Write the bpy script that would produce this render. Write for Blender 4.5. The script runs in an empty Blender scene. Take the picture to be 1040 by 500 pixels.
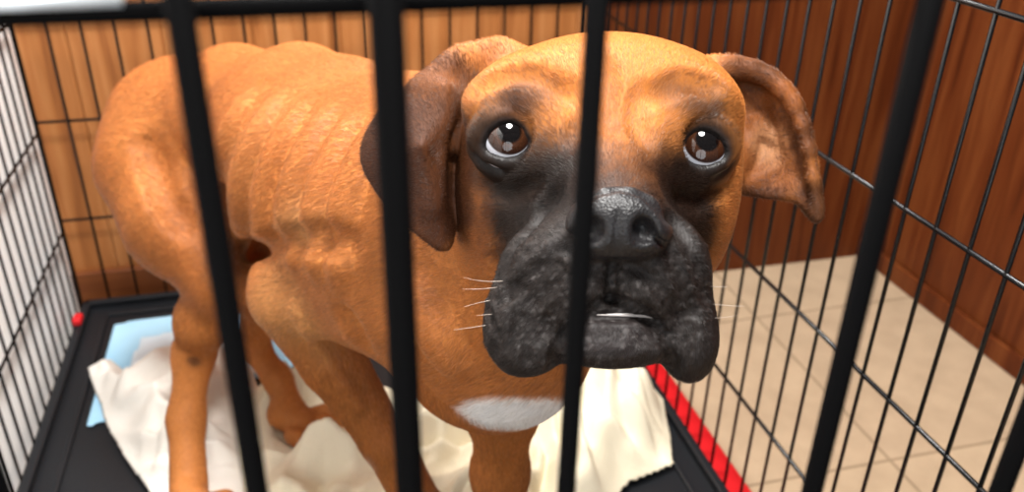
import bpy, math, random
import numpy as np
from mathutils import Vector, Matrix, Euler, noise
random.seed(3)
S=bpy.context.scene
COL=S.collection
S.view_settings.view_transform='Standard'
# ---------------------------------------------------------------- camera
F=871.0; HC=0.645
TH=math.radians(27.8); YAW=math.radians(15.0); ROLL=math.radians(1.2)
RM=(Matrix.Rotation(-YAW,3,'Z')@Matrix.Rotation(math.pi/2-TH,3,'X')@Matrix.Rotation(ROLL,3,'Z'))
CP=Vector((0,0,HC))
cam=bpy.data.cameras.new('camera'); co=bpy.data.objects.new('camera',cam); COL.objects.link(co)
cam.sensor_width=36; cam.lens=F/1040*36; cam.clip_start=0.01
co.matrix_world=Matrix.Translation(CP)@RM.to_4x4()
cam.dof.use_dof=True; cam.dof.focus_distance=0.38; cam.dof.aperture_fstop=10
S.camera=co
def Q(px,py,D): return ((px-520)/F*D,(250-py)/F*D,-D)
def ray(px,py): return RM@Vector(((px-520)/F,(250-py)/F,-1))
def onz(px,py,z):
    r=ray(px,py); return CP+r*((z-HC)/r.z)
def ony(px,py,y):
    r=ray(px,py); return CP+r*(y/r.y)
def w2c(v): return tuple(RM.transposed()@(Vector(v)-CP))
# ---------------------------------------------------------------- materials
def mat(name,col=(.5,.5,.5),rough=.6,metal=0,spec=.5):
    m=bpy.data.materials.new(name); m.use_nodes=True
    b=m.node_tree.nodes['Principled BSDF']
    b.inputs['Base Color'].default_value=(*col,1); b.inputs['Roughness'].default_value=rough
    b.inputs['Metallic'].default_value=metal; b.inputs['Specular IOR Level'].default_value=spec
    return m,m.node_tree,b
def N(t,ty,**k):
    n=t.nodes.new(ty)
    for a,v in k.items():
        if a in n.inputs.keys(): n.inputs[a].default_value=v
        else: setattr(n,a,v)
    return n
def coords(t,scale=(1,1,1),rot=(0,0,0)):
    c=N(t,'ShaderNodeTexCoord'); m=N(t,'ShaderNodeMapping')
    m.inputs['Scale'].default_value=scale; m.inputs['Rotation'].default_value=rot
    t.links.new(c.outputs['Object'],m.inputs['Vector']); return m.outputs['Vector']
def ramp(t,fac,stops):
    r=N(t,'ShaderNodeValToRGB'); cr=r.color_ramp
    while len(cr.elements)<len(stops): cr.elements.new(.5)
    for e,(p,c) in zip(cr.elements,stops): e.position=p; e.color=(*c,1)
    t.links.new(fac,r.inputs['Fac']); return r.outputs['Color']
def bump(t,b,h,strength,dist):
    n=N(t,'ShaderNodeBump'); n.inputs['Strength'].default_value=strength; n.inputs['Distance'].default_value=dist
    t.links.new(h,n.inputs['Height']); t.links.new(n.outputs['Normal'],b.inputs['Normal'])
def wood(name,c1,c2,c3,axis=2,spec=.3):
    m,t,b=mat(name,c1,.45,0,spec)
    sc=[14,14,14]; sc[axis]=1.2
    v=coords(t,tuple(sc))
    n=N(t,'ShaderNodeTexNoise',Scale=2.2,Detail=8,Distortion=1.2); t.links.new(v,n.inputs['Vector'])
    sc2=[90,90,90]; sc2[axis]=4
    v2=coords(t,tuple(sc2)); n2=N(t,'ShaderNodeTexNoise',Scale=3,Detail=4); t.links.new(v2,n2.inputs['Vector'])
    ad=N(t,'ShaderNodeMath',operation='MULTIPLY_ADD'); ad.inputs[1].default_value=.35
    t.links.new(n2.outputs['Fac'],ad.inputs[0]); t.links.new(n.outputs['Fac'],ad.inputs[2])
    col=ramp(t,ad.outputs[0],[(.45,c3),(.62,c1),(.85,c2)])
    t.links.new(col,b.inputs['Base Color']); bump(t,b,n2.outputs['Fac'],.15,.002)
    return m
M={}
M['wood_light']=wood('light_wood',(.33,.120,.033),(.42,.175,.058),(.20,.064,.016))
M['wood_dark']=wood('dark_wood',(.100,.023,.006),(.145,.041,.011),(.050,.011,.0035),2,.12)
M['wood_trim']=wood('trim_wood',(.14,.040,.011),(.19,.06,.017),(.08,.022,.007),0)
M['black']=mat('black_coated_bar',(.002,.002,.0022),.6,0,.03)[0]
M['wire']=mat('black_coated_wire',(.003,.003,.0035),.25,0,.4)[0]
M['pale_strip']=mat('pale_strip_metal',(.75,.80,.84),.35,.3,.5)[0]
M['white']=mat('white_wall',(.97,.97,.96),.7)[0]
m,t,b=mat('black_tray_plastic',(.008,.009,.011),.42,0,.3)
v=coords(t,(1,1,1)); n=N(t,'ShaderNodeTexNoise',Scale=350,Detail=2); t.links.new(v,n.inputs['Vector']); bump(t,b,n.outputs['Fac'],.3,.001)
M['tray']=m
m,t,b=mat('red_vinyl',(.55,.008,.012),.4); M['red']=m
m,t,b=mat('beige_tile',(.5,.35,.2),.4,0,.3)
v=coords(t,(1,1,1)); br=N(t,'ShaderNodeTexBrick',offset=0.0); t.links.new(v,br.inputs['Vector'])
for k,val in (('Scale',1),('Mortar Size',.0022),('Brick Width',.305),('Row Height',.305),('Color1',(.50,.375,.25,1)),('Color2',(.47,.35,.235,1)),('Mortar',(.30,.22,.14,1)),('Mortar Smooth',.3)): br.inputs[k].default_value=val
n=N(t,'ShaderNodeTexNoise',Scale=25,Detail=6); t.links.new(v,n.inputs['Vector'])
mx=N(t,'ShaderNodeMix',data_type='RGBA',blend_type='MULTIPLY'); mx.inputs['Factor'].default_value=.5
cc=ramp(t,n.outputs['Fac'],[(.3,(.78,.75,.71)),(.7,(1.1,1.08,1.05))])
t.links.new(br.outputs['Color'],mx.inputs['A']); t.links.new(cc,mx.inputs['B']); t.links.new(mx.outputs['Result'],b.inputs['Base Color'])
M['tile']=m
def cloth(name,c1,c2,sc=900):
    m,t,b=mat(name,c1,.9,0,.15)
    v=coords(t); n=N(t,'ShaderNodeTexNoise',Scale=7,Detail=5); t.links.new(v,n.inputs['Vector'])
    t.links.new(ramp(t,n.outputs['Fac'],[(.35,c2),(.65,c1)]),b.inputs['Base Color'])
    n2=N(t,'ShaderNodeTexNoise',Scale=sc,Detail=2); t.links.new(v,n2.inputs['Vector']); bump(t,b,n2.outputs['Fac'],.6,.002)
    return m
M['cream']=cloth('cream_fleece',(.80,.73,.56),(.74,.65,.47),600)
M['towel']=cloth('white_towel',(.84,.81,.75),(.80,.75,.67),600)
M['pad_white']=cloth('pad_white',(.80,.86,.90),(.70,.80,.88))
M['pad_blue']=cloth('pad_blue',(.32,.60,.82),(.42,.68,.86))
# ---------------------------------------------------------------- mesh helpers
def link(o,parent=None):
    COL.objects.link(o)
    if parent is not None:
        o.parent=parent; o.matrix_parent_inverse=Matrix.Translation(-Vector(parent.location))
    return o
def mesh(name,V,Fc,m,parent=None,smooth=True):
    me=bpy.data.meshes.new(name); me.from_pydata([tuple(v) for v in V],[],Fc); me.update()
    if smooth: me.polygons.foreach_set('use_smooth',[True]*len(me.polygons))
    me.materials.append(m)
    return link(bpy.data.objects.new(name,me),parent)
def tag(o,label,cat,group=None):
    o['label']=label; o['category']=cat
    if group: o['group']=group
    return o
def empty(name,loc,parent=None):
    o=bpy.data.objects.new(name,None); o.location=loc; o.empty_display_size=.05
    COL.objects.link(o); return o
class MB:
    def __init__(s): s.V=[]; s.F=[]
    def box(s,a,b):
        n=len(s.V)
        for z in (a[2],b[2]):
            for x,y in ((a[0],a[1]),(b[0],a[1]),(b[0],b[1]),(a[0],b[1])): s.V.append((x,y,z))
        s.F+=[[n+i for i in f] for f in ((3,2,1,0),(4,5,6,7),(0,1,5,4),(1,2,6,5),(2,3,7,6),(3,0,4,7))]; return s
    def tube(s,pts,rs,n=10):
        pts=[Vector(p) for p in pts]
        if not isinstance(rs,(list,tuple)): rs=[rs]*len(pts)
        base=len(s.V); up=Vector((.13,.21,.97))
        for i,p in enumerate(pts):
            d=(pts[min(i+1,len(pts)-1)]-pts[max(i-1,0)]).normalized()
            if abs(d.dot(up))>.98: up=Vector((1,.1,0))
            u=d.cross(up).normalized(); w=d.cross(u)
            for k in range(n):
                a=2*math.pi*k/n; s.V.append(p+(u*math.cos(a)+w*math.sin(a))*rs[i])
        for i in range(len(pts)-1):
            for k in range(n):
                a=base+i*n+k; b_=base+i*n+(k+1)%n; s.F.append([a,b_,b_+n,a+n])
        s.F.append([base+k for k in range(n)][::-1]); e=base+(len(pts)-1)*n; s.F.append([e+k for k in range(n)])
        return s
    def build(s,name,m,parent=None,smooth=False):
        return mesh(name,s.V,s.F,m,parent,smooth)
def bevel(o,w,seg=2):
    md=o.modifiers.new('bevel','BEVEL'); md.width=w; md.segments=seg; md.limit_method='ANGLE'; return o
# ---------------------------------------------------------------- setting
XL,XR,YF,YB=-.312,.395,.135,1.12
ZT=.74
def struct(o): o['kind']='structure'; return o
struct(MB().box((-1.0,-.6,-.05),(1.4,1.6,-.012)).build('floor',M['tile']))
WBY=YB+.03; WRX=.872; NKY=1.05; WLX=-.322
wb=MB()
x=WLX-.05
while x<.46:
    wb.box((x,WBY,-.012),(x+.1085,WBY+.04,1.15)); x+=.11
wb.box((WLX-.05,WBY+.003,-.012),(.47,WBY+.04,1.15))
struct(bevel(wb.build('wall_back',M['wood_light']),.0015,1))
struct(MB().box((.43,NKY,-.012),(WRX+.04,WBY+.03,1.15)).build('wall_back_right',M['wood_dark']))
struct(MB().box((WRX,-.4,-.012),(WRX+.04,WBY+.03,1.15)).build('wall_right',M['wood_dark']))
struct(MB().box((WLX-.05,-.3,-.012),(WLX,WBY+.04,1.15)).build('wall_left',M['white']))
struct(bevel(MB().box((WLX,WBY-.012,-.012),(.43,WBY,.05)).build('baseboard_back',M['wood_trim']),.003))
struct(bevel(MB().box((WRX-.008,-.4,-.012),(WRX,NKY,.02)).build('baseboard_right',M['wood_dark']),.003))
tag(bevel(MB().box((XL+.02,YF-.02,-.012),(XR+.030,NKY-.01,0.001)).build('floor_mat',M['red']),.002),
    'thin red vinyl mat under the crate, its edge showing along the right wire side','mat')
# ---------------------------------------------------------------- crate
crate=tag(empty('dog_crate',(0.04,.65,0)),'black wire dog crate seen from just outside its front bars','dog crate')
def panel(name,A,B,zlist,nv,r=.0016):
    A=Vector(A);B=Vector(B)
    fr=MB()
    for p in (A,B): fr.tube([p+Vector((0,0,.004)),p+Vector((0,0,ZT))],.0028)
    for z in (.005,ZT): fr.tube([A+Vector((0,0,z)),B+Vector((0,0,z))],.0028)
    p=fr.build(name,M['wire'],crate,True)
    for i in range(1,nv):
        q=A.lerp(B,i/nv)
        MB().tube([q+Vector((0,0,.005)),q+Vector((0,0,ZT))],r,8).build('vertical_wire',M['wire'],p,True)
    for z in zlist:
        MB().tube([A+Vector((0,0,z)),B+Vector((0,0,z))],.0019,8).build('horizontal_wire',M['wire'],p,True)
    return p
ZS=(.125,.262,.40,.54)
panel('back_panel',(XL,YB,0),(XR,YB,0),(.14,.275,.41,.55),19,.0018)
panel('side_panel',(XL,YB,0),(XL,YF,0),ZS,34,.0016)
panel('side_panel',(XR,YF,0),(XR,YB,0),ZS,32,.0016)
fr=MB()
for x in (XL,XR): fr.tube([(x,YF,.004),(x,YF,ZT)],.0028)
for z in (.005,ZT): fr.tube([(XL,YF,z),(XR,YF,z)],.0028)
fp=fr.build('front_door',M['black'],crate,True)
def fx(px,py=250): return ony(px,py,YF).x
for px,r in ((221,.0022),(404,.0028),(591,.0021),(885,.0025),(1110,.0027)):
    x=fx(px); MB().tube([(x,YF,.005),(x,YF,ZT)],r,16).build('door_bar',M['black'],fp,True)
x=fx(-90)
while x>XL+.01:
    MB().tube([(x,YF,.005),(x,YF,ZT)],.0023,16).build('door_bar',M['black'],fp,True); x-=.034
x=fx(1110)+.038
while x<XR-.01:
    MB().tube([(x,YF,.005),(x,YF,ZT)],.0023,16).build('door_bar',M['black'],fp,True); x+=.038
zt=ony(300,6,YF+.004).z
for z in (zt,zt-.16,zt-.32,zt-.48):
    MB().tube([(XL,YF+.004,z),(XR,YF+.004,z)],.0019,10).build('door_rail',M['black'],fp,True)
zl=ony(80,2,YF+.004).z
MB().tube([(fx(-70),YF+.004,zl),(fx(168),YF+.004,zl)],.0015,12).build('pale_strip_rod',M['pale_strip'],fp,True)  # added pale rod, stands in for a blurred bright strip above the rail
# tray
TZ=.012
tb=MB(); g=.006
x0,x1,y0,y1=XL+g,XR-g,YF+g,YB-g
tb.box((x0,y0,.002),(x1,y1,TZ))
for a,b in (((x0,y0),(x0+.010,y1)),((x1-.010,y0),(x1,y1)),((x0,y0),(x1,y0+.010)),((x0,y1-.010),(x1,y1))):
    tb.box((a[0],a[1],.002),(b[0],b[1],.022))
for a,b in (((x0+.03,y0+.03),(x0+.036,y1-.03)),((x1-.036,y0+.03),(x1-.03,y1-.03)),((x0+.03,y1-.036),(x1-.03,y1-.03))):
    tb.box((a[0],a[1],TZ-.002),(b[0],b[1],TZ+.004))
tag(bevel(tb.build('crate_tray',M['tray']),.002),'black plastic tray with raised rim on the crate bottom','tray')
cl=MB().box((XL+.004,YB-.075,.022),(XL+.015,YB-.055,.032)).build('corner_clip',M['red'])
tag(bevel(cl,.003),'small red plastic clip at the back left corner of the tray','clip')
# ---------------------------------------------------------------- cloths
def inpoly(px,py,P):
    ins=np.zeros(px.shape,bool); dist=np.full(px.shape,9.)
    n=len(P)
    for i in range(n):
        ax_,ay_=P[i]; bx,by=P[(i+1)%n]
        c=((ay_>py)!=(by>py))&(px<(bx-ax_)*(py-ay_)/((by-ay_)+1e-12)+ax_); ins^=c
        dx,dy=bx-ax_,by-ay_; h=np.clip(((px-ax_)*dx+(py-ay_)*dy)/(dx*dx+dy*dy),0,1)
        dist=np.minimum(dist,np.hypot(px-ax_-h*dx,py-ay_-h*dy))
    return ins,dist
def sheet(name,poly,m,z0,base,amp,seed,res=.0022,edge=.014,lumps=(),dents=(),ang=0.,parent=None,wob=.012,fs=1.25):
    P=[(v.x,v.y) for v in (onz(a,b,z0) for a,b in poly)]
    xs=np.arange(min(p[0] for p in P)-.02,max(p[0] for p in P)+.02,res); ys=np.arange(min(p[1] for p in P)-.02,max(p[1] for p in P)+.02,res)
    X,Y=np.meshgrid(xs,ys,indexing='ij')
    def nf(s,sd): return np.array([[noise.noise((x*s+sd,y*s,sd*1.3)) for y in ys] for x in xs])
    nz,nz2,nz3=nf(7,seed),nf(20,seed+5),nf(7,seed+9)
    ins,d=inpoly(X+nz*wob*2+nz2*wob*.6,Y+nz3*wob*2,P)
    e=np.clip(d/edge,0,1); e=np.sqrt(1-(1-e)**2)*ins
    e2=np.clip(d/.045,0,1); e2=e2*e2*(3-2*e2)
    ca,sa=math.cos(ang),math.sin(ang)
    U=X*ca+Y*sa; W=-X*sa+Y*ca
    def step(ph):
        f=(ph/math.pi)%1.; return np.where(f<.75,f/.75,(1-f)/.25)**1.4
    h=step((U*30+nz*8+W*5)*fs)*.95+step((W*24+nz3*8+U*4+nz2*1.5)*fs)*.55
    rg=np.random.default_rng(seed)
    for j in range(18):
        a_=rg.uniform(0,math.pi); fq=rg.uniform(10,44); ph=rg.uniform(0,2)
        tw=np.abs(((X*math.cos(a_)+Y*math.sin(a_))*fq+ph+nz*rg.uniform(-1.6,1.6)+nz3*rg.uniform(-1.6,1.6)+nz2*.3)%2-1)
        md_=np.clip(.5+nz2*rg.choice((-1,1))*1.2+nz*rg.choice((-1,1)),0,1)
        h=h+tw*md_*10./fq
    h=h-1.0
    H=z0+.0012+e*base+e2*amp*(h+.3)
    for (a,b,rr,hh) in lumps:
        c=onz(a,b,z0); q=np.exp(-((X-c.x)**2+(Y-c.y)**2)/(rr*rr)); H+=e2*hh*q*(.5+.4*h)
    for (a,b,rr) in dents:
        c=onz(a,b,z0); q=np.exp(-(((X-c.x)**2+(Y-c.y)**2)/(rr*rr))**2); H=z0+.0012+(H-z0-.0012)*(1-.93*q)
    H=np.maximum(H,z0+.001)
    keep=ins
    idx=-np.ones(X.shape,int); cell=keep[:-1,:-1]&keep[1:,:-1]&keep[1:,1:]&keep[:-1,1:]
    use=np.zeros(X.shape,bool)
    for a,b in ((0,0),(1,0),(1,1),(0,1)): use[a:a+cell.shape[0],b:b+cell.shape[1]]|=cell
    idx[use]=np.arange(use.sum())
    V=np.stack([X[use],Y[use],H[use]],1)
    ci=np.argwhere(cell); Fc=[[idx[i,j],idx[i+1,j],idx[i+1,j+1],idx[i,j+1]] for i,j in ci]
    o=mesh(name,V,Fc,m,parent)
    ms=o.modifiers.new('smooth','SMOOTH'); ms.factor=.5; ms.iterations=4
    md=o.modifiers.new('thick','SOLIDIFY'); md.thickness=.0012; md.offset=1
    return o
pad=tag(sheet('puppy_pad',[(112,330),(300,301),(390,350),(82,440)],M['pad_blue'],TZ,.001,.0008,11,res=.005,edge=.01,wob=.001),
 'pale blue and white absorbent pad at the back of the tray behind the dog','pad')
sheet('pad_center',[(140,344),(232,328),(290,375),(112,420)],M['pad_white'],TZ+.0035,.001,.0008,11,res=.005,edge=.01,parent=pad,wob=.001)
tag(sheet('towel',[(90,376),(116,368),(140,392),(146,370),(226,360),(262,380),(270,400),(252,430),(255,540),(165,540),(130,470),(106,430)],M['towel'],TZ+.004,.006,.019,3,ang=.9,wob=.006,dents=[(204,515,.045)]),
 'rumpled white towel around the hind foot at the left of the tray','towel')
tag(sheet('blanket',[(238,420),(262,386),(330,384),(430,425),(560,360),(634,358),(682,405),(686,470),(640,492),(612,530),(600,640),(260,640),(240,500)],M['cream'],TZ+.004,.006,.021,7,ang=.3,wob=.009,lumps=[(622,435,.05,.026),(560,420,.05,.016)],dents=[(315,440,.062),(450,600,.05),(505,632,.05)]),
 'crumpled cream fleece blanket bunched under the dog','blanket')
# ================================================================ DOG (implicit surface -> one continuous mesh)
def axis(lo,hi,f0,f1,c,f):
    a=list(np.arange(lo,f0,c)); b=list(np.arange(f0,f1,f)); d=list(np.arange(f1,hi,c)); return np.array(a+b+d,np.float32)
ax=axis(-.48,.185,-.085,.165,.0034,.0014)
ay=axis(-.36,.25,-.058,.118,.0034,.0014)
az=axis(-1.10,-.285,-.485,-.292,.0034,.0014)
G=np.full((len(ax),len(ay),len(az)),1.0,np.float32)
def app(f,lo,hi,k,op='u'):
    m=k+.012; s=[]
    for a,l,h in zip((ax,ay,az),lo,hi):
        i0=max(int(np.searchsorted(a,l-m))-1,0); i1=min(int(np.searchsorted(a,h+m))+1,len(a)); 
        if i1<=i0: return
        s.append(slice(i0,i1))
    s=tuple(s)
    v=f(ax[s[0]][:,None,None],ay[s[1]][None,:,None],az[s[2]][None,None,:])
    g=G[s]
    if op=='u':
        h=np.maximum(k-np.abs(g-v),0)/k; G[s]=np.minimum(g,v)-h*h*k*.25
    else:
        v=-v; h=np.maximum(k-np.abs(g-v),0)/k; G[s]=np.maximum(g,v)+h*h*k*.25
def cap(a,b,ra,rb,k=.02,op='u'):
    a=np.array(a,np.float32);b=np.array(b,np.float32);d=b-a;dd=float(d@d)+1e-12
    def f(X,Y,Z):
        h=np.clip(((X-a[0])*d[0]+(Y-a[1])*d[1]+(Z-a[2])*d[2])/dd,0,1)
        return np.sqrt((X-a[0]-h*d[0])**2+(Y-a[1]-h*d[1])**2+(Z-a[2]-h*d[2])**2)-(ra+(rb-ra)*h)
    r=max(ra,rb); app(f,np.minimum(a,b)-r,np.maximum(a,b)+r,k,op)
def ell(c,r,k=.02,op='u',rot=None):
    c=np.array(c,np.float32); r=np.array(r,np.float32)
    Rm=np.array(Euler(rot).to_matrix()) if rot else None
    def f(X,Y,Z):
        x,y,z=X-c[0],Y-c[1],Z-c[2]
        if Rm is not None:
            x,y,z=[Rm[0][i]*x+Rm[1][i]*y+Rm[2][i]*z for i in range(3)]
        k0=np.sqrt((x/r[0])**2+(y/r[1])**2+(z/r[2])**2); k1=np.sqrt((x/r[0]**2)**2+(y/r[1]**2)**2+(z/r[2]**2)**2)+1e-6
        return k0*(k0-1)/k1
    q=r.max() if rot else r
    app(f,c-q,c+q,k,op)
def tri(a,b,c,r,k=.004,op='u'):
    a,b,c=[np.array(v,np.float64) for v in (a,b,c)]
    n=np.cross(b-a,c-a); nn=n@n
    def f(X,Y,Z):
        def dot(v,o): return (X-o[0])*v[0]+(Y-o[1])*v[1]+(Z-o[2])*v[2]
        best=None; inside=True
        for p,q in ((a,b),(b,c),(c,a)):
            e=q-p; h=np.clip(dot(e,p)/(e@e),0,1)
            d2=(X-p[0]-h*e[0])**2+(Y-p[1]-h*e[1])**2+(Z-p[2]-h*e[2])**2
            best=d2 if best is None else np.minimum(best,d2)
            inside=inside&(dot(np.cross(n,e),p)>=0)
        pl=dot(n,a)**2/nn
        return np.sqrt(np.where(inside,pl,best))-r
    lo=np.minimum(np.minimum(a,b),c)-r; hi=np.maximum(np.maximum(a,b),c)+r
    app(f,lo,hi,k,op)
def chain(L,k=.02):
    for (a,b) in zip(L[:-1],L[1:]): cap(Q(*a[:3]),Q(*b[:3]),a[3],b[3],k)
# torso
chain([(182,131,.88,.070),(240,118,.81,.052),(300,138,.73,.063),(340,168,.68,.075),(395,202,.62,.079),(440,238,.57,.077)],.028)
cap(Q(400,245,.62),Q(335,210,.69),.074,.053,.028)
cap(Q(475,300,.545),Q(488,345,.55),.069,.045,.04)
cap(Q(440,250,.57),Q(498,355,.56),.066,.043,.04)
# back line
chain([(190,84,.88,.016),(240,80,.81,.016),(310,82,.735,.016),(380,102,.655,.016)],.035)
ell(Q(226,174,.745),(.027,.050,.031),.024,'s')
# neck
chain([(440,200,.59,.074),(500,190,.53,.062),(570,180,.48,.055)],.04)
cap(Q(560,260,.47),Q(520,330,.52),.043,.050,.04)
# shoulder, upper arm, forearm
cap(Q(402,205,.585),Q(388,288,.585),.045,.042,.02)
cap(Q(392,288,.585),Q(304,298,.616),.043,.030,.009)
ell(Q(277,289,.622),(.0160,.024,.017),.006)
chain([(294,302,.622,.028),(338,366,.650,.0235),(390,446,.682,.0185),(430,520,.715,.018),(440,575,.735,.020)],.008)
# left foreleg
chain([(515,360,.55,.040),(510,415,.60,.0225),(508,480,.645,.0185),(506,560,.69,.0175),(504,605,.715,.02)],.018)
# near hind leg
chain([(170,170,.85,.067),(188,225,.825,.052),(226,280,.805,.033)],.022)
chain([(226,279,.81,.030),(207,325,.845,.0250),(197,360,.870,.0185),(189,425,.868,.0160),(192,496,.848,.0185)],.016)
ell(Q(184,354,.886),(.008,.015,.010),.012)
# far hind leg
chain([(244,180,.93,.050),(266,270,.90,.032),(268,300,.92,.024),(256,350,.965,.016),(282,385,.945,.0135),(296,415,.935,.0145)],.014)
def paw(px,py,z,head,s=1.):
    c=onz(px,py,z+.010); d=Vector((math.cos(head),math.sin(head),0)); n=Vector((-d.y,d.x,0))
    cap(w2c(c-d*.016*s+Vector((0,0,.006))),w2c(c+d*.008*s+Vector((0,0,.002))),.0150*s,.0135*s,.008)
    cl_=[]
    for i,(o,l) in enumerate(((-1.55,.028),(-.53,.042),(.53,.042),(1.55,.028))):
        a=c+n*(o*.0100*s)+d*.006*s; m_=c+n*(o*.0136*s)+d*(l*.62)*s+Vector((0,0,.006)); b_=c+n*(o*.0156*s)+d*l*s+Vector((0,0,-.003))
        cap(w2c(a),w2c(m_),.0082*s,.0080*s,.0006); cap(w2c(m_),w2c(b_),.0080*s,.0072*s,.0006)
        e=b_+d*.013*s+Vector((0,0,-.002)); cap(w2c(b_),w2c(e),.0040*s,.0018*s,.001); cl_.append(w2c(b_+d*.011*s))
    return cl_
PZ=TZ+.010
CL=paw(200,514,PZ,-.9)+paw(303,430,PZ+.006,-.70,1.2)+paw(446,600,PZ,-1.0)+paw(505,632,PZ,-1.25)
def gval(p):
    r=[]
    for a,x in zip((ax,ay,az),p):
        i=int(np.searchsorted(a,x))-1
        if i<0 or i>=len(a)-1: return 1.
        r.append((i,(x-a[i])/(a[i+1]-a[i])))
    (i,u),(j,v_),(k,w_)=r; g=G[i:i+2,j:j+2,k:k+2].astype(float)
    g=g[0]*(1-u)+g[1]*u; g=g[0]*(1-v_)+g[1]*v_; return g[0]*(1-w_)+g[1]*w_
def surf(px,py,D0=.45,D1=1.05):
    D=D0; pv=1.
    while D<D1:
        g=gval(Q(px,py,D))
        if g<0: return D-.003*(-g)/(pv-g+1e-9)
        pv=g; D+=.003
    return None
ribs=[]
for i in range(6):
    tx,ty=258+26*i,102+7*i
    pts=[]
    for s_ in np.linspace(0,1,14):
        px=tx-36*s_-15*math.sin(s_*math.pi); py=ty+(122+4*i)*s_
        D=surf(px,py)
        if D: pts.append(Q(px,py,D+.0026+.009*abs(2*s_-1)**2.5))
    ribs.append(pts)
for pts in ribs:
    for a,b_ in zip(pts[:-1],pts[1:]): cap(a,b_,.0078,.0078,.009)
def fold(L,r,k,dd,op,D0=.45):
    pts=[]
    for a,b_ in zip(L[:-1],L[1:]):
        for i in range(3):
            x_,y_=a[0]+(b_[0]-a[0])*i/3,a[1]+(b_[1]-a[1])*i/3
            D=surf(x_,y_,D0)
            if D: pts.append(Q(x_,y_,D+dd))
    for a,b_ in zip(pts[:-1],pts[1:]): cap(a,b_,r,r,k,op)
fold([(252,262),(278,250),(310,243),(336,243),(356,252)],.005,.012,-.001,'s')
fold([(350,322),(368,352),(392,396),(412,430)],.004,.012,-.001,'s')
fold([(428,300),(446,340),(470,380)],.005,.014,.001,'u')
fold([(150,150),(168,200),(200,245)],.006,.018,-.001,'s')
fold([(300,315),(335,370),(378,435)],.0025,.007,.0002,'u')
# ---- head
ell(Q(612,157,.455),(.0655,.0550,.072),.02)
ell(Q(612,94,.430),(.054,.021,.045),.03)
ell(Q(535,106,.402),(.030,.019,.024),.018)
ell(Q(690,110,.402),(.028,.019,.024),.018)
ell(Q(530,204,.435),(.0308,.048,.042),.022)
ell(Q(687,200,.435),(.0285,.048,.042),.022)
ell(Q(612,180,.405),(.045,.045,.045),.025)
cap(Q(612,160,.388),Q(626,220,.345),.021,.020,.02)
ell(Q(612,286,.372),(.040,.034,.037),.018)
ell(Q(557,290,.355),(.0210,.024,.026),.012,rot=(0,0,.3))
ell(Q(526,332,.351),(.0142,.0195,.019),.009)
ell(Q(544,352,.350),(.0115,.0105,.015),.007)
ell(Q(671,292,.355),(.0190,.024,.026),.012,rot=(0,0,-.3))
ell(Q(698,342,.351),(.0122,.0185,.019),.009)
ell(Q(586,266,.344),(.021,.016,.020),.012)
ell(Q(664,264,.344),(.018,.016,.020),.012)
ell(Q(592,294,.337),(.015,.013,.014),.006)
ell(Q(650,292,.337),(.014,.013,.014),.006)
ell(Q(622,349,.343),(.027,.0098,.018),.005)
ell(Q(632,331,.3378),(.018,.0064,.011),.003)
# nose
ell(Q(628,226,.3200),(.0192,.0142,.0125),.003)
ell(Q(604,233,.3205),(.0105,.0105,.0115),.003); ell(Q(655,232,.3205),(.0105,.0105,.0115),.003)
for sx in (-1,1):
    cx=629+sx*26
    ell(Q(cx,234,.3075),(.0046,.0054,.009),.0018,'s')
    cap(Q(cx+sx*6,239,.3105),Q(cx+sx*20,248,.3170),.0018,.0012,.002,'s')
def groove(L,r=.0012,k=.006,dd=.0,f='s',n=3):
    pts=[]; LL=[]
    for a,b_ in zip(L[:-1],L[1:]):
        for i in range(n): LL.append((a[0]+(b_[0]-a[0])*i/n,a[1]+(b_[1]-a[1])*i/n))
    LL.append(L[-1])
    for a,b_ in LL:
        D=surf(a,b_,.28,.6)
        if D: pts.append(Q(a,b_,D+dd))
    for a,b_ in zip(pts[:-1],pts[1:]): cap(a,b_,r,r,k,f)
groove([(629,214),(627,236),(625,258)],.0007,.002)
groove([(590,205),(600,194),(628,188),(656,194),(668,206)],.0014,.004)
groove([(624,264),(621,282),(619,304)],.0016,.003,.0006)
groove([(619,304),(594,318),(572,342),(560,372)],.0026,.0025,.0013)
groove([(619,304),(650,314),(676,342),(685,378)],.0026,.0025,.0013)
groove([(596,320),(615,322),(640,322),(668,326)],.0013,.002,.0008)
groove([(612,62),(616,95),(617,130)],.0012,.010)
groove([(580,88),(590,116),(580,142)],.0014,.008)
groove([(652,90),(645,118),(656,144)],.0014,.008)
groove([(566,196),(545,222),(518,250),(503,285)],.0022,.007)
groove([(672,208),(692,232),(708,262),(718,300)],.0018,.006)
groove([(586,240),(562,264),(535,284),(510,304)],.0022,.004)
groove([(572,280),(550,300),(528,324),(516,352)],.0024,.004)
groove([(682,256),(694,290),(706,335)],.0019,.004)
groove([(600,274),(582,296),(556,322),(548,347)],.0018,.003)
groove([(650,274),(670,292),(690,322),(694,352)],.0018,.003)
groove([(495,315),(502,340),(500,362)],.0017,.003)
groove([(540,330),(534,352),(536,370)],.0016,.003)
groove([(492,190),(518,199),(548,186)],.0014,.007)
groove([(686,200),(712,207),(736,194)],.0014,.007)
groove([(488,90),(518,74),(545,76),(572,96)],.0018,.008)
groove([(664,96),(692,80),(724,88)],.0018,.008)
random.seed(5)
for i in range(480):
    a=random.uniform(488,722); b_=random.uniform(248,376)
    D=surf(a,b_,.28,.45)
    if D and not (585<a<678 and b_<262):
        q=random.uniform(.0006,.0013); ell(Q(a,b_,D+.0003),(q,q,q),.0014)
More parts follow.
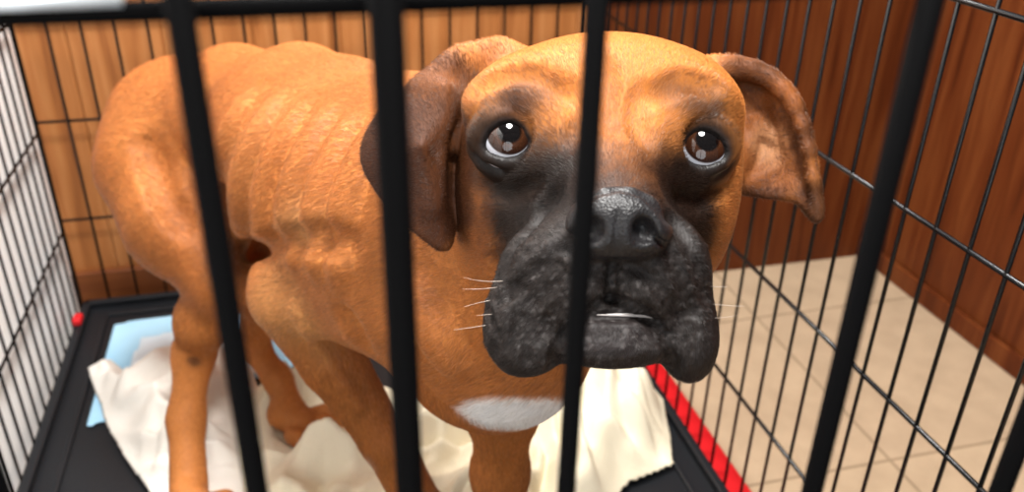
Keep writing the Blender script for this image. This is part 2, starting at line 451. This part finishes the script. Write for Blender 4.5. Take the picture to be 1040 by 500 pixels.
# eyes
ER=.0152
EY=[(515,143,.3925),(709,151,.3925)]
lidU=[(-30,6),(-23,-10),(-8,-21),(9,-23),(22,-14),(30,4)]
lidL=[(-30,6),(-21,19),(-3,26),(12,24),(24,15),(30,4)]
for e in EY:
    c=np.array(Q(*e))
    ell(c,(ER*1.01,ER*1.01,ER*1.01),.002,'s')
    ell(c+np.array((0,0,.013)),(.0126,.0114,.0145),.004,'s')
    mir=1 if e[0]<600 else -1
    def lp(dx,dy,R_):
        x=dx*mir*e[2]/F*.97; y=-dy*e[2]/F*.97; z=math.sqrt(max(R_*R_-x*x-y*y,1e-8)); return c+np.array((x,y,z))
    def dense(L):
        o=[]
        for a,b_ in zip(L[:-1],L[1:]):
            for s_ in (0,.5): o.append((a[0]+(b_[0]-a[0])*s_,a[1]+(b_[1]-a[1])*s_))
        return o+[L[-1]]
    for L,r,RR in ((lidU,.0028,ER+.0008),(lidL,.0021,ER+.0004)):
        P=[lp(a,b_,RR) for a,b_ in dense(L)]
        for a,b_ in zip(P[:-1],P[1:]): cap(a,b_,r,r,.003)
    P=[lp(a*1.10,b_*1.20,ER-.002) for a,b_ in dense(lidL)]
    for a,b_ in zip(P[:-1],P[1:]): cap(a,b_,.0035,.0035,.004)
    P=[lp(a*1.08,b_*1.22-1,ER-.001) for a,b_ in dense(lidU)]
    for a,b_ in zip(P[:-1],P[1:]): cap(a,b_,.0040,.0040,.005)
# ears
def smoothper(per,n=4):
    o=[]; m_=len(per)
    for i in range(m_):
        p0,p1,p2,p3=[np.array(per[(i+j)%m_],float) for j in (-1,0,1,2)]
        for q in range(n):
            t_=q/n; o.append(tuple(.5*((2*p1)+(-p0+p2)*t_+(2*p0-5*p1+4*p2-p3)*t_*t_+(-p0+3*p1-3*p2+p3)*t_**3)))
    return o
def ear(mid,per,r,k=.004):
    per=smoothper(per)
    for a,b_ in zip(per,per[1:]+per[:1]): tri(Q(*mid),Q(*a),Q(*b_),r,k)
ear((428,150,.414),[(508,52,.45),(468,56,.440),(430,80,.430),(394,110,.428),(374,142,.428),(374,172,.426),(398,208,.424),(428,236,.423),(453,250,.427),(459,212,.434),(463,165,.442),(474,110,.448)],.0020,.003)
cap(Q(515,60,.448),Q(465,68,.44),.009,.005,.012); cap(Q(465,64,.438),Q(430,90,.43),.004,.003,.010)
cap(Q(452,92,.424),Q(440,210,.420),.0038,.0025,.008); cap(Q(474,84,.436),Q(458,150,.430),.0032,.002,.006)
ear((782,134,.452),[(706,72,.45),(745,66,.447),(784,75,.442),(810,102,.438),(825,150,.434),(831,220,.430),(810,202,.436),(770,196,.444),(744,184,.450),(738,120,.458)],.0020,.003)
RE=[(716,74,.443),(732,70,.442),(748,69,.441),(766,72,.438),(783,80,.436),(796,92,.433),(807,107,.431),(815,128,.429),(821,152,.428),(826,182,.427),(829,214,.429)]
for i,(a,b_) in enumerate(zip(RE[:-1],RE[1:])):
    cap(Q(*a),Q(*b_),.0058-.0004*i,.0058-.0004*(i+1),.005)
cap(Q(746,174,.446),Q(768,128,.446),.007,.003,.006); cap(Q(768,128,.446),Q(793,146,.445),.0035,.002,.004)
cap(Q(762,186,.445),Q(802,162,.443),.0040,.002,.004); cap(Q(788,98,.444),Q(808,168,.439),.0035,.002,.005)
cap(Q(715,82,.452),Q(742,150,.455),.009,.006,.012)
# ---- polygonise (surface nets)
ins=G<0
c8=[ins[a:a+G.shape[0]-1,b:b+G.shape[1]-1,c:c+G.shape[2]-1] for a in (0,1) for b in (0,1) for c in (0,1)]
anyv=c8[0].copy(); allv=c8[0].copy()
for q in c8[1:]: anyv|=q; allv&=q
act=anyv&~allv; del c8,anyv,allv
I=np.argwhere(act); nV=len(I)
idx=-np.ones(act.shape,np.int32); idx[act]=np.arange(nV)
acc=np.zeros((nV,3)); cnt=np.zeros(nV)
AX=(ax.astype(float),ay.astype(float),az.astype(float))
for d in range(3):
    o1,o2=[q for q in range(3) if q!=d]
    for a in (0,1):
        for b_ in (0,1):
            p=I.copy(); p[:,o1]+=a; p[:,o2]+=b_; q=p.copy(); q[:,d]+=1
            g0=G[p[:,0],p[:,1],p[:,2]].astype(float); g1=G[q[:,0],q[:,1],q[:,2]].astype(float)
            mk=(g0<0)!=(g1<0); tt=np.where(mk,g0/np.where(mk,g0-g1,1),0)
            pos=np.stack([AX[i_][p[:,i_]] for i_ in range(3)],1)
            pos[:,d]+=tt*(AX[d][q[:,d]]-AX[d][p[:,d]])
            acc[mk]+=pos[mk]; cnt[mk]+=1
V=acc/cnt[:,None]
quads=[]
for d in range(3):
    o1,o2=[(1,2),(2,0),(0,1)][d]
    sa=[slice(None)]*3; sb=[slice(None)]*3; sa[d]=slice(0,-1); sb[d]=slice(1,None)
    A_,B_=ins[tuple(sa)],ins[tuple(sb)]
    E=np.argwhere(A_!=B_)
    E=E[(E[:,o1]>0)&(E[:,o2]>0)&(E[:,o1]<G.shape[o1]-1)&(E[:,o2]<G.shape[o2]-1)]
    fl=A_[E[:,0],E[:,1],E[:,2]]
    def gi(a,b_):
        e=E.copy(); e[:,o1]-=a; e[:,o2]-=b_; return idx[e[:,0],e[:,1],e[:,2]]
    q=np.stack([gi(1,1),gi(0,1),gi(0,0),gi(1,0)],1)
    q[~fl]=q[~fl][:,::-1]; quads.append(q)
quads=np.concatenate(quads); quads=quads[(quads>=0).all(1)]
ed=np.concatenate([quads[:,[0,1]],quads[:,[1,2]],quads[:,[2,3]],quads[:,[3,0]]])
for it in range(2):
    s_=np.zeros_like(V)
    for c in range(3):
        s_[:,c]=np.bincount(ed[:,0],V[ed[:,1],c],nV)+np.bincount(ed[:,1],V[ed[:,0],c],nV)
    n_=np.bincount(ed[:,0],minlength=nV)+np.bincount(ed[:,1],minlength=nV)
    V=np.where(n_[:,None]>0,V*.5+.5*s_/np.maximum(n_,1)[:,None],V)
# ---- paint
def nzf(V,s,ph):
    x,y,z=V[:,0]*s+ph,V[:,1]*s+ph*1.7,V[:,2]*s-ph
    return (np.sin(x*1.3+1.7*np.sin(y*1.1+z))+np.sin(y*1.7+1.3*np.sin(z*1.9+x*.7))+np.sin(z*1.5+1.9*np.sin(x*1.6-y)))/3
n1=nzf(V,60,1.); n2=nzf(V,220,4.); n3=nzf(V,22,2.)
C=np.tile(np.array((.44,.160,.042)),(nV,1)); wet=np.zeros(nV)
def blob(c,r,col,st=1.,soft=.5,jit=.12,w=None):
    global C
    c=np.array(c); q=np.sqrt((((V-c)/np.array(r))**2).sum(1))+n1*jit+n2*jit*.4
    a=np.clip((1-q)/soft+.0,0,1); a=a*a*(3-2*a)*st
    C=C*(1-a[:,None])+np.array(col)*a[:,None]
    if w is not None: wet[:]=wet*(1-a)+w*a
C*= (1+.12*n3[:,None]+.03*n1[:,None])
blob(Q(230,60,.82),(.2,.05,.2),(.43,.148,.037),.6,.8)
blob(Q(310,310,.60),(.07,.06,.06),(.58,.28,.100),.8,.8)
blob(Q(330,160,.62),(.10,.07,.06),(.53,.23,.075),.7,.8)
blob(Q(350,220,.55),(.05,.03,.05),(.60,.33,.14),.7,.8)
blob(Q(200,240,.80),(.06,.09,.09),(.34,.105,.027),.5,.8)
blob(Q(222,170,.78),(.035,.05,.06),(.25,.072,.018),.6,.8)  # loin hollow: shade painted into the coat colour
blob(Q(236,262,.78),(.035,.04,.12),(.07,.021,.007),.85,.8)  # belly tuck behind the elbow: shadow painted dark onto the coat
blob(Q(198,366,.85),(.009,.008,.03),(.08,.03,.015),.8,.6)
BK=(.010,.0065,.005); DB=(.030,.012,.007)
blob(Q(615,90,.39),(.09,.05,.06),(.46,.160,.034),.8,.6)
blob(Q(618,105,.37),(.014,.04,.03),(.26,.078,.017),.6,.8)
blob(Q(612,178,.37),(.044,.030,.05),(.095,.029,.009),.95,.9)
blob(Q(578,186,.37),(.026,.027,.04),(.026,.010,.006),.93,.8)
blob(Q(659,192,.37),(.026,.027,.04),(.026,.010,.006),.93,.8)
blob(Q(618,208,.345),(.044,.031,.05),DB,.98,.7)
blob(Q(503,148,.385),(.027,.033,.05),BK,.97,.6)
blob(Q(532,104,.385),(.022,.017,.05),(.035,.013,.008),.8,.8)
blob(Q(545,192,.375),(.033,.038,.05),BK,.97,.6)
blob(Q(522,238,.375),(.031,.036,.05),(.016,.009,.006),.98,.6)
blob(Q(555,238,.36),(.030,.026,.04),(.015,.009,.007),.98,.5)
blob(Q(487,240,.42),(.014,.035,.05),(.16,.048,.014),.6,.8)
blob(Q(716,154,.385),(.024,.035,.05),BK,.97,.6)
blob(Q(690,106,.385),(.019,.016,.05),(.04,.015,.009),.7,.8)
blob(Q(690,204,.375),(.030,.042,.05),BK,.97,.6)
blob(Q(708,242,.378),(.025,.034,.05),(.018,.010,.007),.97,.6)
MZ=(.0175,.0135,.0122)
blob(Q(608,300,.352),(.070,.053,.076),MZ,1,.3,.06,.25)
blob(Q(705,345,.355),(.028,.032,.045),MZ,1,.3,.06,.25)
blob(Q(525,345,.355),(.030,.030,.045),MZ,1,.3,.06,.25)
blob(Q(615,368,.355),(.052,.016,.045),MZ,1,.3,.06,.25)
blob(Q(629,226,.316),(.0222,.0172,.02),(.013,.012,.013),1,.2,0,1)
blob(Q(622,342,.33),(.022,.012,.02),(.024,.019,.019),.7,.6)
sp=np.clip(nzf(V,1100,8.)*1.6-.5,0,1)*np.clip(1.1-np.sqrt((((V-np.array(Q(610,315,.345)))/np.array((.055,.038,.05)))**2).sum(1)),0,1)*.5*(wet<.8)
C=C*(1-sp[:,None])+np.array((.22,.20,.195))*sp[:,None]
blob(Q(420,150,.422),(.056,.066,.038),(.075,.025,.009),1,.3)
blob(Q(396,160,.42),(.03,.045,.03),(.030,.011,.006),.8,.7)
blob(Q(455,215,.425),(.02,.03,.02),(.030,.011,.006),.7,.7)
blob(Q(448,84,.43),(.025,.016,.03),(.17,.056,.016),.8,.9)
blob(Q(500,58,.44),(.02,.014,.03),(.28,.09,.022),.8,.8)
blob(Q(775,130,.44),(.044,.058,.035),(.19,.060,.017),.93,.4)
blob(Q(780,150,.445),(.014,.017,.022),(.45,.22,.105),.88,.9)
blob(Q(828,208,.43),(.014,.026,.02),(.045,.018,.010),.9,.7)
blob(Q(774,198,.44),(.030,.007,.02),(.04,.015,.008),.8,.8)
blob(Q(775,73,.44),(.040,.013,.02),(.065,.022,.008),.85,.8)
blob(Q(822,130,.43),(.010,.035,.02),(.05,.018,.008),.85,.8)
blob(Q(526,421,.50),(.038,.0160,.14),(.98,.97,.95),1,.4,.10)
blob(Q(372,485,.67),(.010,.02,.03),(.7,.6,.5),.5,.8)
for c_ in CL: blob(c_,(.006,.006,.006),(.02,.014,.012),1,.4,0)
for e in EY:
    q=np.sqrt(((V-np.array(Q(*e)))**2).sum(1)); a=np.clip((ER+.0035-q)/.002,0,1)*.95
    C=C*(1-a[:,None])+np.array((.008,.006,.006))*a[:,None]; wet[:]=np.maximum(wet,a*.8)
RN=np.array(RM)
WV=V@RN.T+np.array(CP)
me=bpy.data.meshes.new('dog_body')
me.vertices.add(nV); me.vertices.foreach_set('co',WV.astype(np.float32).ravel())
me.loops.add(len(quads)*4); me.loops.foreach_set('vertex_index',quads.ravel().astype(np.int32))
me.polygons.add(len(quads)); me.polygons.foreach_set('loop_start',np.arange(0,len(quads)*4,4,dtype=np.int32))
me.update(calc_edges=True)
me.polygons.foreach_set('use_smooth',np.ones(len(me.polygons),bool))
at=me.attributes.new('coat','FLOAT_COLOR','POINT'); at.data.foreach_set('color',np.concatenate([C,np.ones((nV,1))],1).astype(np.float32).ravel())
at=me.attributes.new('wet','FLOAT','POINT'); at.data.foreach_set('value',wet.astype(np.float32))
m,t,b=mat('short_fawn_coat',(.5,.2,.05),.6,0,.2)
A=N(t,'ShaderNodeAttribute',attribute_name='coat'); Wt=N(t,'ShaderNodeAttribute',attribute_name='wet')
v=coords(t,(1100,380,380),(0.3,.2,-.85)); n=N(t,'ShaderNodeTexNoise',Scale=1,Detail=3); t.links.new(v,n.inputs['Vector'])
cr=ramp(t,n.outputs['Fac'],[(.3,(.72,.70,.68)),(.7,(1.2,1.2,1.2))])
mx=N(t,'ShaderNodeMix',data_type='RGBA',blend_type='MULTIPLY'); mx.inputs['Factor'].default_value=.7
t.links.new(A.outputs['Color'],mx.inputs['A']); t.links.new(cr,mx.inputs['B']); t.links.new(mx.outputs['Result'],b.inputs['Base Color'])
v2=coords(t); vo=N(t,'ShaderNodeTexVoronoi',Scale=900); t.links.new(v2,vo.inputs['Vector'])
hm=N(t,'ShaderNodeMix',data_type='FLOAT'); t.links.new(Wt.outputs['Fac'],hm.inputs['Factor']); t.links.new(n.outputs['Fac'],hm.inputs['A']); t.links.new(vo.outputs['Distance'],hm.inputs['B'])
bump(t,b,hm.outputs['Result'],.4,.0006)
mr=N(t,'ShaderNodeMapRange'); t.links.new(Wt.outputs['Fac'],mr.inputs['Value']); mr.inputs['To Min'].default_value=.52; mr.inputs['To Max'].default_value=.44
t.links.new(mr.outputs['Result'],b.inputs['Roughness'])
mr2=N(t,'ShaderNodeMapRange'); t.links.new(Wt.outputs['Fac'],mr2.inputs['Value']); mr2.inputs['To Min'].default_value=.12; mr2.inputs['To Max'].default_value=.38
t.links.new(mr2.outputs['Result'],b.inputs['Specular IOR Level'])
me.materials.append(m)
DL=onz(330,470,TZ)
dog=tag(empty('boxer_dog',DL),'fawn boxer dog with black muzzle standing in the crate and looking up','dog')
body=link(bpy.data.objects.new('body',me),dog)
# ---- short fur strands
rng=np.random.default_rng(4)
q=quads; fa=V[q[:,0]];fb=V[q[:,1]];fc=V[q[:,2]];fd=V[q[:,3]]
cr_=np.cross(fc-fa,fd-fb); area_=np.linalg.norm(cr_,axis=1)*.5
fn=cr_/np.maximum(np.linalg.norm(cr_,axis=1),1e-12)[:,None]
vn=np.zeros_like(V)
for k in range(4):
    for c in range(3): vn[:,c]+=np.bincount(q[:,k],cr_[:,c],nV)
vn/=np.maximum(np.linalg.norm(vn,axis=1),1e-12)[:,None]
cen=(fa+fb+fc+fd)/4
depth=-cen[:,2]
facing=(fn*(-cen/np.linalg.norm(cen,axis=1)[:,None])).sum(1)
dens=area_*np.where(facing>-.15,1.,.15)/np.clip(depth/.42,.8,3)**1.2
NH=380000
pick=rng.choice(len(q),NH,p=dens/dens.sum())
uv=rng.random((NH,2)); u=uv[:,:1]; w_=uv[:,1:]
P0=(fa[pick]*(1-u)+fb[pick]*u)*(1-w_)+(fd[pick]*(1-u)+fc[pick]*u)*w_
v0=q[pick,0]; nn=vn[v0]; col=C[v0]; wt=wet[v0]
ok=wt<.5
for e in EY: ok&=np.linalg.norm(P0-np.array(Q(*e)),axis=1)>ER+.0045
ok&=np.linalg.norm((P0-np.array(Q(631,321,.327)))/np.array((.017,.0035,.014)),axis=1)>1
for c_ in CL: ok&=np.linalg.norm(P0-np.array(c_),axis=1)>.006
P0,nn,col,wt=P0[ok],nn[ok],col[ok],wt[ok]
dh=np.linalg.norm(P0-np.array(Q(612,200,.41)),axis=1)
wh=np.clip((.125-dh)/.03,0,1)[:,None]
fh=P0-np.array(Q(628,215,.30)); fh/=np.linalg.norm(fh,axis=1)[:,None]
fbd=np.tile(np.array((-.70,-.28,-.62)),(len(P0),1))
leg=np.clip((-P0[:,1]-.05)/.05,0,1)[:,None]*(P0[:,2:3]<-.5)
fbd=fbd*(1-leg)+np.array((.0,-.88,-.47))*leg
fl=fh*wh+fbd*(1-wh)+rng.normal(0,.08,P0.shape)
fl=fl-(fl*nn).sum(1)[:,None]*nn; fl/=np.maximum(np.linalg.norm(fl,axis=1),1e-6)[:,None]
ln=(.0060*(1-wh[:,0])+.0036*wh[:,0])
dm=np.linalg.norm((P0-np.array(Q(608,300,.345)))/np.array((.06,.042,.05)),axis=1)
ln=np.where(dm<1,.0014+.0014*dm,ln)
isear=(P0[:,0]<Q(464,0,.43)[0])&(P0[:,2]>-.46)&(P0[:,1]>-.01)
isear|=(P0[:,0]>Q(748,0,.44)[0])&(P0[:,1]>Q(0,230,.44)[1])
ln=np.where(isear,.0028,ln)
ln=np.where(col[:,2]>.5,.008,ln)
lowleg=(P0[:,1]<-.10)&(P0[:,2]<-.75); ln=np.where(lowleg,.0030,ln)
ln=ln*rng.uniform(.7,1.2,len(P0))
ln=ln[:,None]
nk=len(P0); lift=np.where(isear|lowleg,.06,.08)[:,None]
pts=np.zeros((nk,3,3))
pts[:,0]=P0-nn*.0003
pts[:,1]=P0+fl*ln*.5+nn*ln*lift
pts[:,2]=P0+fl*ln+nn*ln*lift*1.1
pts=pts@RN.T+np.array(CP)
hc=bpy.data.hair_curves.new('fur'); hc.add_curves([3]*nk)
hc.attributes['position'].data.foreach_set('vector',pts.astype(np.float32).ravel())
rad=(np.clip(-P0[:,2],.35,1.)*.00020)[:,None]*np.array((1,.8,.12))
ra=hc.attributes.get('radius') or hc.attributes.new('radius','FLOAT','POINT')
ra.data.foreach_set('value',rad.astype(np.float32).ravel())
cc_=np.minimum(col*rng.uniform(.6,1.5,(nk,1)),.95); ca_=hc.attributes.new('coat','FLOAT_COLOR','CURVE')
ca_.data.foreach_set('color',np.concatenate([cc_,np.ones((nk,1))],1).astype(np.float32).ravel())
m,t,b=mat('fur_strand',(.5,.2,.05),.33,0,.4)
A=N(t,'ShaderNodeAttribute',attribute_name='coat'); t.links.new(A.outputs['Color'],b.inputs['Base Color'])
hc.materials.append(m)
fo=link(bpy.data.objects.new('fur',hc),dog); fo['kind']='stuff'
# eyes
m,t,b=mat('dog_eye',(.02,.01,.01),.08,0,.2)
tc=N(t,'ShaderNodeTexCoord'); sx=N(t,'ShaderNodeSeparateXYZ'); t.links.new(tc.outputs['Object'],sx.inputs[0])
dv=N(t,'ShaderNodeMath',operation='DIVIDE'); dv.inputs[1].default_value=ER; t.links.new(sx.outputs['Z'],dv.inputs[0])
cr=ramp(t,dv.outputs[0],[(0,(.35,.31,.32)),(.735,(.46,.47,.52)),(.77,(.02,.008,.006)),(.82,(.026,.0085,.004)),(.92,(.046,.016,.007)),(.945,(.003,.002,.002))])
t.links.new(cr,b.inputs['Base Color']); b.inputs['Coat Weight'].default_value=1; b.inputs['Coat Roughness'].default_value=.05
for e in EY:
    c=CP+RM@Vector(Q(*e)); V_=[];F_=[]
    ns,nr=48,32
    for i in range(nr+1):
        for k in range(ns):
            a=math.pi*i/nr; p=2*math.pi*k/ns; V_.append((ER*math.sin(a)*math.cos(p),ER*math.sin(a)*math.sin(p),ER*math.cos(a)))
    for i in range(nr):
        for k in range(ns): F_.append([i*ns+k,(i+1)*ns+k,(i+1)*ns+(k+1)%ns,i*ns+(k+1)%ns])
    eo=mesh('eye',V_,F_,m,dog)
    g=RM@Vector((.08,.17,1)).normalized(); eo.location=c; eo.rotation_mode='QUATERNION'; eo.rotation_quaternion=g.to_track_quat('Z','Y')
# teeth: thin row showing between the lips
mt=mat('tooth_enamel',(.60,.55,.53),.2)[0]
P=[]
for a,b_ in ((606,320),(616,320),(628,320),(640,320),(652,321),(662,323)):
    D=surf(a,b_,.28,.45) or .327
    P.append(CP+RM@Vector(Q(a,b_,D-.0001)))
MB().tube(P,[.0002,.0005,.0007,.0008,.0006,.0002],10).build('teeth',mt,dog,True)
# whiskers
mw=mat('whisker_hair',(.5,.42,.36),.5)[0]; random.seed(9)
for (a,b_) in [(505,292),(500,305),(510,318),(515,285),(498,330),(712,290),(716,308),(708,322)]:
    sgn=-1 if a<600 else 1; P=[]; L=random.uniform(26,46); cv=random.uniform(-.25,.15)
    for s_ in (0,.2,.4,.6,.8,1): P.append(CP+RM@Vector(Q(a+sgn*L*s_,b_+L*(.15*s_+cv*s_*s_),.345-.01*s_)))
    MB().tube(P,[.00014,.00012,.0001,.00009,.00007,.00004],5).build('whisker',mw,dog,True)
# ---------------------------------------------------------------- light
def area(name,loc,tgt,size,e,col=(1,1,1)):
    l=bpy.data.lights.new(name,'AREA'); l.size=size; l.energy=e; l.color=col
    o=bpy.data.objects.new(name,l); COL.objects.link(o); o.location=loc
    o.rotation_euler=(Vector(tgt)-Vector(loc)).to_track_quat('-Z','Y').to_euler(); return o
k_=area('key_light',(.12,.06,1.45),(0,.55,.3),.30,24,(1,.98,.95)); k_.data.shape='DISK'
k_=area('back_light',(.06,.80,1.35),(-.25,.72,.3),.28,24,(1,.98,.95)); k_.data.shape='DISK'
k_=area('front_fill_light',(-.15,-.75,.50),(0,.6,.2),.7,4.2,(.93,.97,1)); k_.data.shape='DISK'  # added fill lamp on the camera side, brightens chest and face
w=bpy.data.worlds.new('world'); S.world=w; w.use_nodes=True
w.node_tree.nodes['Background'].inputs[0].default_value=(.95,.97,1,1); w.node_tree.nodes['Background'].inputs[1].default_value=.16
